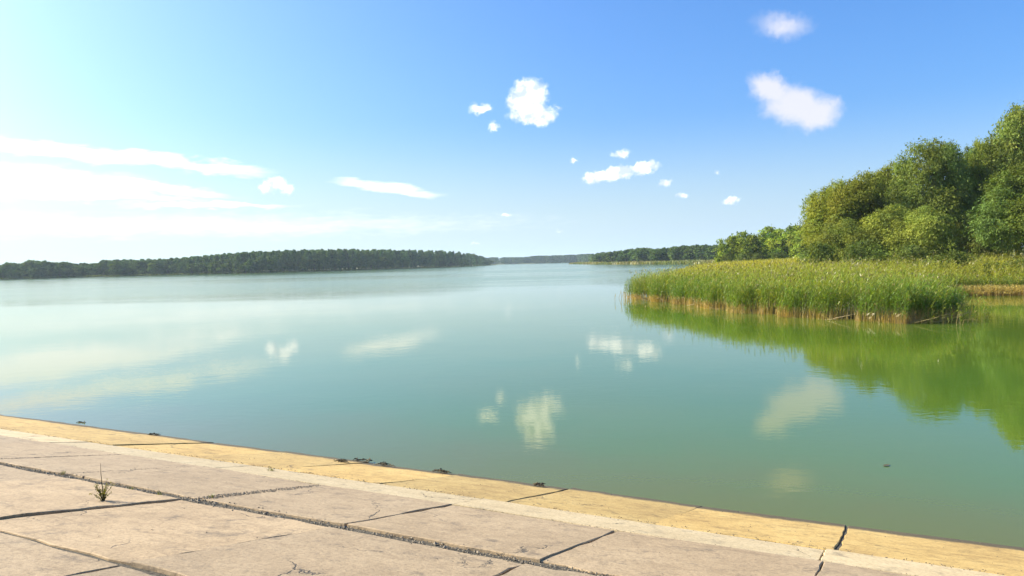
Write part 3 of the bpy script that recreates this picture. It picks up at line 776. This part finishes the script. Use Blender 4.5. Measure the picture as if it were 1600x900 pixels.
# its far tail towards the meadow
x, y = sample_poly(9000, BED, rg, lambda x, y, r: (r.random(len(x)) < np.clip((120 / y) ** 1.5, 0, 1)) & (y > 100) & (x < .62 * y))
h = rg.normal(2.4, .2, len(x))
reeds(g, x, y, np.maximum(hgt(x, y), -.1), h, rg, 6, .11, .95, .05, bed_green(x, y, rg), np.full(len(x), .8), low=.2)
bed = tag(add('reed_bed', g.mesh('reed_bed'), M_reed), 'big bed of yellow green reeds growing out into the lake', 'reeds', kind='stuff')

# straw-coloured stubble at the foot of the bed
g = Geo()
x, y = sample_poly(4200, BED, rg, lambda x, y, r: (poly_dist(FRONT, x, y, False) < .9 * r.random(len(x))) & (y < 84) & (x < .75 * y))
keep = (.5 + .5 * np.sin(x * 1.7 + 2 * np.sin(y * .8)) + rg.normal(0, .25, len(x))) > .25
x, y = ragged(x[keep], y[keep])
n = len(x); h = rg.uniform(.35, .95, n)
reeds(g, x, y, np.full(n, -.1), h, rg, 2, .03, .35, .03, np.tile(np.array([.36, .27, .09]), (n, 1)), h * .85)
# dried patch on the bank at the edge of the picture
x = rg.uniform(40.5, 60, 2600); y = 70.3 - (x - 43) * .26 + rg.normal(0, .75, 2600)
n = len(x); h = rg.uniform(.3, 1.15, n)
reeds(g, x, y, np.full(n, -.05), h, rg, 4, .04, .6, .03, np.tile(np.array([.58, .46, .13]), (n, 1)) * rg.uniform(.7, 1.2, (n, 1)), h * .5, spread=2.0)
tag(add('dry_reeds', g.mesh('dry_reeds'), M_reed), 'dry straw coloured reed stubble at the foot of the reed bed', 'reeds', kind='stuff')

# single stalks that stand or lie clear of the bed
def stalk_mesh(seed, L_, kink):
    rq = np.random.default_rng(seed); g = Geo()
    p = [np.zeros(3), np.array([.03, 0, L_ * .5]), np.array([.06 + kink, 0, L_ * (.85 if kink < .3 else .62)]), np.array([.1 + kink * 1.8, .02, L_ * (1 if kink < .3 else .55)])]
    tube(g, p, [.017, .016, .013, .006], np.array([.45, .34, .14]), 4)
    for f in (.45, .8):
        b = np.array(p[1]) * (1 - f) + np.array(p[2]) * f
        cards(g, b[None] + np.array([[.1, 0, .05]]), np.array([[.8, .2, .5]]), np.array([[0, 1., .1]]), np.array([.35]), np.array([.035]), np.array([[.42, .33, .12]]))
    return g.mesh('reed_stalk')
stalks = [stalk_mesh(1, 1.3, .05), stalk_mesh(2, 1.6, .45), stalk_mesh(3, 1.1, .0)]
fe = FRONT[:6]
for i in range(34):
    s_ = rng.uniform(.02, 4.98); j = int(s_); e0, e1 = fe[j], fe[j + 1]; P = e0 + (e1 - e0) * (s_ - j)
    out = np.array([-(e1 - e0)[1], (e1 - e0)[0]]); out = out / np.linalg.norm(out)
    if np.dot(out, P) > 0: out = -out
    P = P + out * rng.uniform(-.1, .35)
    o = add('reed_stalk', stalks[i % 3], M_reed, None, (P[0], P[1], rng.uniform(0, .12)))
    ta = rng.uniform(R(55), R(86)); di = math.atan2(out[1], out[0]) + rng.normal(0, 1.1)
    o.rotation_euler = Vector((math.cos(di) * math.sin(ta), math.sin(di) * math.sin(ta), math.cos(ta))).to_track_quat('Z', 'Y').to_euler()
    tag(o, 'broken dry reed stalk leaning out over the water from the foot of the reed bed', 'reed stalk', 'broken stalks along the reed bed')
for i, (px, py) in enumerate([(1494, 509), (1499, 505), (1503, 508), (1510, 504), (1521, 500), (1486, 502)]):
    P = at_level(px, py); o = add('reed_stalk', stalks[(i * 2) % 3], M_reed, None, (P[0], P[1], -.25), rng.uniform(0, 6))
    o.rotation_euler = (rng.normal(0, .12), rng.normal(0, .12), rng.uniform(0, 6)); o.scale = (1, 1, rng.uniform(.6, .95))
    tag(o, 'dry reed stalk standing by itself in the water beside the reed bed', 'reed stalk', 'lone stalks in the water')
for i, (px, py) in enumerate([(972, 470), (966, 466), (976, 462), (961, 471), (978, 472), (969, 474)]):
    P = at_level(px, py); o = add('reed_stalk', stalks[i % 3], M_reed, None, (P[0], P[1], -.2), rng.uniform(0, 6))
    o.rotation_euler = (rng.normal(0, .25), rng.normal(0, .25), rng.uniform(0, 6)); o.scale = (1, 1, rng.uniform(.7, 1.2))
    tag(o, 'thin reed stalk standing in open water off the lake end of the bed', 'reed stalk', 'stalks off the tip of the bed')

# grass and sedge of the far right bank
g = Geo()
MEADOW = np.array([(60, 232), (84, 264), (114, 331), (128, 430), (136, 520), (132, 570), (113, 634), (102, 760), (94, 940), (90, 1104), (130, 1140), (240, 800), (300, 560), (230, 330), (150, 250), (100, 205)])
x, y = sample_poly(9000, MEADOW, rg, lambda x, y, r: r.random(len(x)) < np.clip((260 / y) ** 1.2, .12, 1) + .5 * (poly_dist(MEADOW[:10], x, y, False) < 12))
zb = hgt(x, y); n = len(x); sc = np.clip(y / 260, .9, 4.0)
k = np.clip(.5 + .4 * np.sin(x * .05 + y * .021) + rg.normal(0, .2, n), 0, 1)[:, None]
colm = np.array([.10, .145, .035]) * (1 - k) + np.array([.20, .185, .06]) * k
for j in range(4):
    an = rg.uniform(0, 6.28, n); d = unit(np.stack([np.cos(an) * .5, np.sin(an) * .5, np.ones(n)], -1)); wv = np.stack([-np.sin(an), np.cos(an), 0 * an], -1)
    L_ = rg.uniform(.8, 1.7, n); cen = np.stack([x + rg.normal(0, .5, n) * sc, y + rg.normal(0, .5, n) * sc, zb + L_ * .45], -1)
    cards(g, cen, d, wv, L_, .28 * sc * rg.uniform(.7, 1.3, n), colm * rg.uniform(.75, 1.25, (n, 1)))
FB = np.array([(84, 262), (112, 330), (126, 430), (134, 520), (130, 570), (111, 633), (100, 760), (92, 940), (88, 1104), (130, 1160)])
t_ = rg.uniform(0, 8.98, 7000); j_ = t_.astype(int); q_ = FB[j_] + (FB[j_ + 1] - FB[j_]) * (t_ - j_)[:, None]
q_[:, 0] += rg.uniform(-1.5, 30, 7000) * rg.random(7000) ** .5; n = 7000
zb = np.maximum(hgt(q_[:, 0], q_[:, 1]), -.2); an = rg.uniform(0, 6.28, n)
d = unit(np.stack([np.cos(an) * .35, np.sin(an) * .35, np.ones(n)], -1)); wv = np.stack([-np.sin(an), np.cos(an), 0 * an], -1); L_ = rg.uniform(1.8, 3.0, n)
k = np.clip(.6 + .4 * np.sin(q_[:, 1] * .03) + rg.normal(0, .2, n), 0, 1)[:, None]
cards(g, np.stack([q_[:, 0], q_[:, 1], zb + L_ * .42], -1), d, wv, L_, rg.uniform(.7, 1.8, n), (np.array([.15, .20, .04]) * (1 - k) + np.array([.30, .26, .075]) * k) * rg.uniform(.8, 1.2, (n, 1)))
tag(add('meadow_grass', g.mesh('meadow_grass'), M_grass), 'rough yellow green sedge meadow on the distant right bank', 'grass', kind='stuff')
# sedge fringe of the left far shore
g = Geo(); n = 5000
px = rg.uniform(-30, 775, n); yy = np.array([left_depth(q) for q in px]); xx = np.array([at_depth(q, 430, d_)[0] for q, d_ in zip(px, yy)])
sdv = lake_sd(xx, yy); yy = yy + np.clip(-sdv, 0, 40) * 1.0 + rg.uniform(0, 9, n); zb = np.maximum(hgt(xx, yy), -.2)
an = rg.uniform(0, 6.28, n); d = unit(np.stack([np.cos(an) * .4, np.sin(an) * .4, np.ones(n)], -1)); wv = np.stack([-np.sin(an), np.cos(an), 0 * an], -1)
L_ = rg.uniform(1.0, 2.2, n)
cards(g, np.stack([xx, yy, zb + L_ * .4], -1), d, wv, L_, rg.uniform(.6, 1.6, n), np.array([.10, .115, .04]) * rg.uniform(.6, 1.5, (n, 1)))
tag(add('shore_sedge', g.mesh('shore_sedge'), M_far), 'low sedge fringe along the waterline of the left far shore', 'sedge', kind='stuff')

# ------------------------------------------------------------------ small growth on the slabs
def blades(g, n, h, spread, col, rg, wdt=.008):
    for _ in range(n):
        a = rg.uniform(0, 6.28); tl = rg.uniform(.05, spread); hh = h * rg.uniform(.5, 1.1)
        b = np.array([rg.normal(0, .02), rg.normal(0, .02), 0]); d = np.array([math.cos(a), math.sin(a), 0]); s_ = np.array([-d[1], d[0], 0]) * wdt / 2
        m_ = b + d * tl * .35 + np.array([0, 0, hh * .6]); t_ = b + d * tl + np.array([0, 0, hh])
        g.put(np.array([b - s_, b + s_, m_ + s_, m_ - s_]), np.array([[0, 1, 2, 3]]), np.array(col) * rg.uniform(.7, 1.25))
        g.put(np.array([m_ - s_, m_ + s_, t_]), np.array([[0, 1, 2]]), np.array(col) * rg.uniform(.7, 1.25))
def on_slope(px, py):
    d = ray(px, py); t_ = (CAM_H - SLOPE * np.dot(EYE - EA, EN)) / (SLOPE * np.dot(d, EN) - d[2])
    return EYE + d * t_
P = on_slope(161, 786)
root = bpy.data.objects.new('weed_plant', None); C.objects.link(root); root.location = P; root.scale = (.85, .85, .85)
tag(root, 'dry bushy weed with one tall thin stem growing in a slab joint', 'weed')
g = Geo(); rq = np.random.default_rng(3)
tube(g, [(0, 0, -.03), (.0, .0, .22), (-.012, 0, .42), (-.01, 0, .56)], [.009, .006, .004, .002], (.10, .08, .03), 5)
lf = Geo()
for i in range(15):
    a = rq.uniform(0, 6.28); tl = rq.uniform(.05, .15); hh = rq.uniform(.12, .30)
    e = np.array([math.cos(a) * tl, math.sin(a) * tl, hh])
    tube(g, [(0, 0, 0), e * np.array([.35, .35, .55]), e], [.006, .004, .002], (.11, .085, .03), 4)
    for k in range(12):
        f = rq.uniform(.35, 1.05); c_ = e * np.array([f * f, f * f, f]) + rq.normal(0, .012, 3); d = unit(rq.normal(size=(1, 3)) + np.array([[0, 0, .6]])); wv = unit(np.cross(d, rq.normal(size=(1, 3))))
        cards(lf, c_[None], d, wv, np.array([rq.uniform(.025, .055)]), np.array([rq.uniform(.010, .02)]), np.array([[.20, .19, .045]]) * rq.uniform(.6, 1.2))
add('stem', g.mesh('stem'), M_grass, root); add('leaves', lf.mesh('leaves'), M_grass, root)
for i, (px, py, hh, nb, lab) in enumerate([
    (424, 737, .10, 16, 'small green grass tuft in the joint above the pale beam'),
    (250, 776, .09, 14, 'grass tuft in the gritty joint beside the weed'),
    (100, 741, .07, 12, 'small grass tuft where two gritty joints meet on the upper slabs'),
    (330, 779, .08, 14, 'grass tuft in the wide joint nearest the picture bottom'),
    (205, 766, .07, 12, 'sparse grass tuft right of the tall thin weed')]):
    g = Geo(); blades(g, nb, hh, .07, (.17, .18, .04), rq)
    tag(add('grass_tuft', g.mesh('grass_tuft'), M_grass, None, on_slope(px, py)), lab, 'grass tuft', 'grass tufts in the slab joints')
def weed_clump(seed, n, s_):
    rq = np.random.default_rng(seed); g = Geo()
    for _ in range(n):
        a = rq.uniform(0, 6.28); c_ = np.array([rq.normal(0, s_), rq.normal(0, s_ * .35), abs(rq.normal(0, .02)) + .012])
        tube(g, [c_ - np.array([math.cos(a), math.sin(a), 0]) * .07, c_ + np.array([0, 0, .025]), c_ + np.array([math.cos(a), math.sin(a), 0]) * .07], [.004, .011, .004], np.array([.085, .066, .03]) * rq.uniform(.6, 1.4), 4)
    return g.mesh('weed_clump')
for i, (px, py, s_, lab) in enumerate([
    (563, 722, .16, 'largest clump of dark washed-up weed on the slab edge'),
    (533, 723, .10, 'flat dark weed clump in the joint just left of the largest clump'),
    (602, 729, .10, 'dark weed clump on the slab edge right of the largest clump'),
    (692, 740, .09, 'dark weed clump on the slab edge near the middle of the shore'),
    (842, 761, .07, 'small dark weed clump toward the right end of the slabs'),
    (128, 663, .09, 'dark weed clump on the far left slab edge'),
    (240, 681, .10, 'dark weed scrap on the slab edge below the left cloud reflections')]):
    P = on_slope(px, py) + np.array([0, 0, .01])
    tag(add('weed_clump', weed_clump(i, 20, s_ * .8), M_grit, None, P, math.atan2(ET[1], ET[0])), lab, 'weed clump', 'washed-up weed on the slab edge')
g = Geo(); cards(g, np.zeros((1, 3)), np.array([[1., 0, .1]]), np.array([[0, 1., 0]]), np.array([.2]), np.array([.09]), np.array([[.07, .055, .02]]), np.array([.01]))
P = at_level(1385, 728)
tag(add('floating_leaf', g.mesh('floating_leaf'), M_grit, None, (P[0], P[1], .02), .4), 'small dark leaf floating alone on the open green water', 'leaf')

# ------------------------------------------------------------------ haze
def haze_box():
    m, t, out = new_mat('haze_air')
    v = t.new('ShaderNodeVolumePrincipled'); v.inputs['Color'].default_value = rgb(.72, .86, 1.0)
    v.inputs['Density'].default_value = HAZE; v.inputs['Anisotropy'].default_value = 0.2
    t.l.new(v.outputs[0], out.inputs['Volume']); return m
HAZE = 0.00010
x0, x1, y0, y1, z0, z1 = -9300, 9300, -9300, 9300, -6.5, 60
V = np.array([(x, y, z) for z in (z0, z1) for y in (y0, y1) for x in (x0, x1)])
hz = add('haze', mesh_np('haze', V, [np.array([[0, 2, 3, 1], [4, 5, 7, 6], [0, 1, 5, 4], [2, 6, 7, 3], [0, 4, 6, 2], [1, 3, 7, 5]])]), haze_box())
tag(hz, kind='stuff', label='thin pale summer haze in the air over the whole lake')
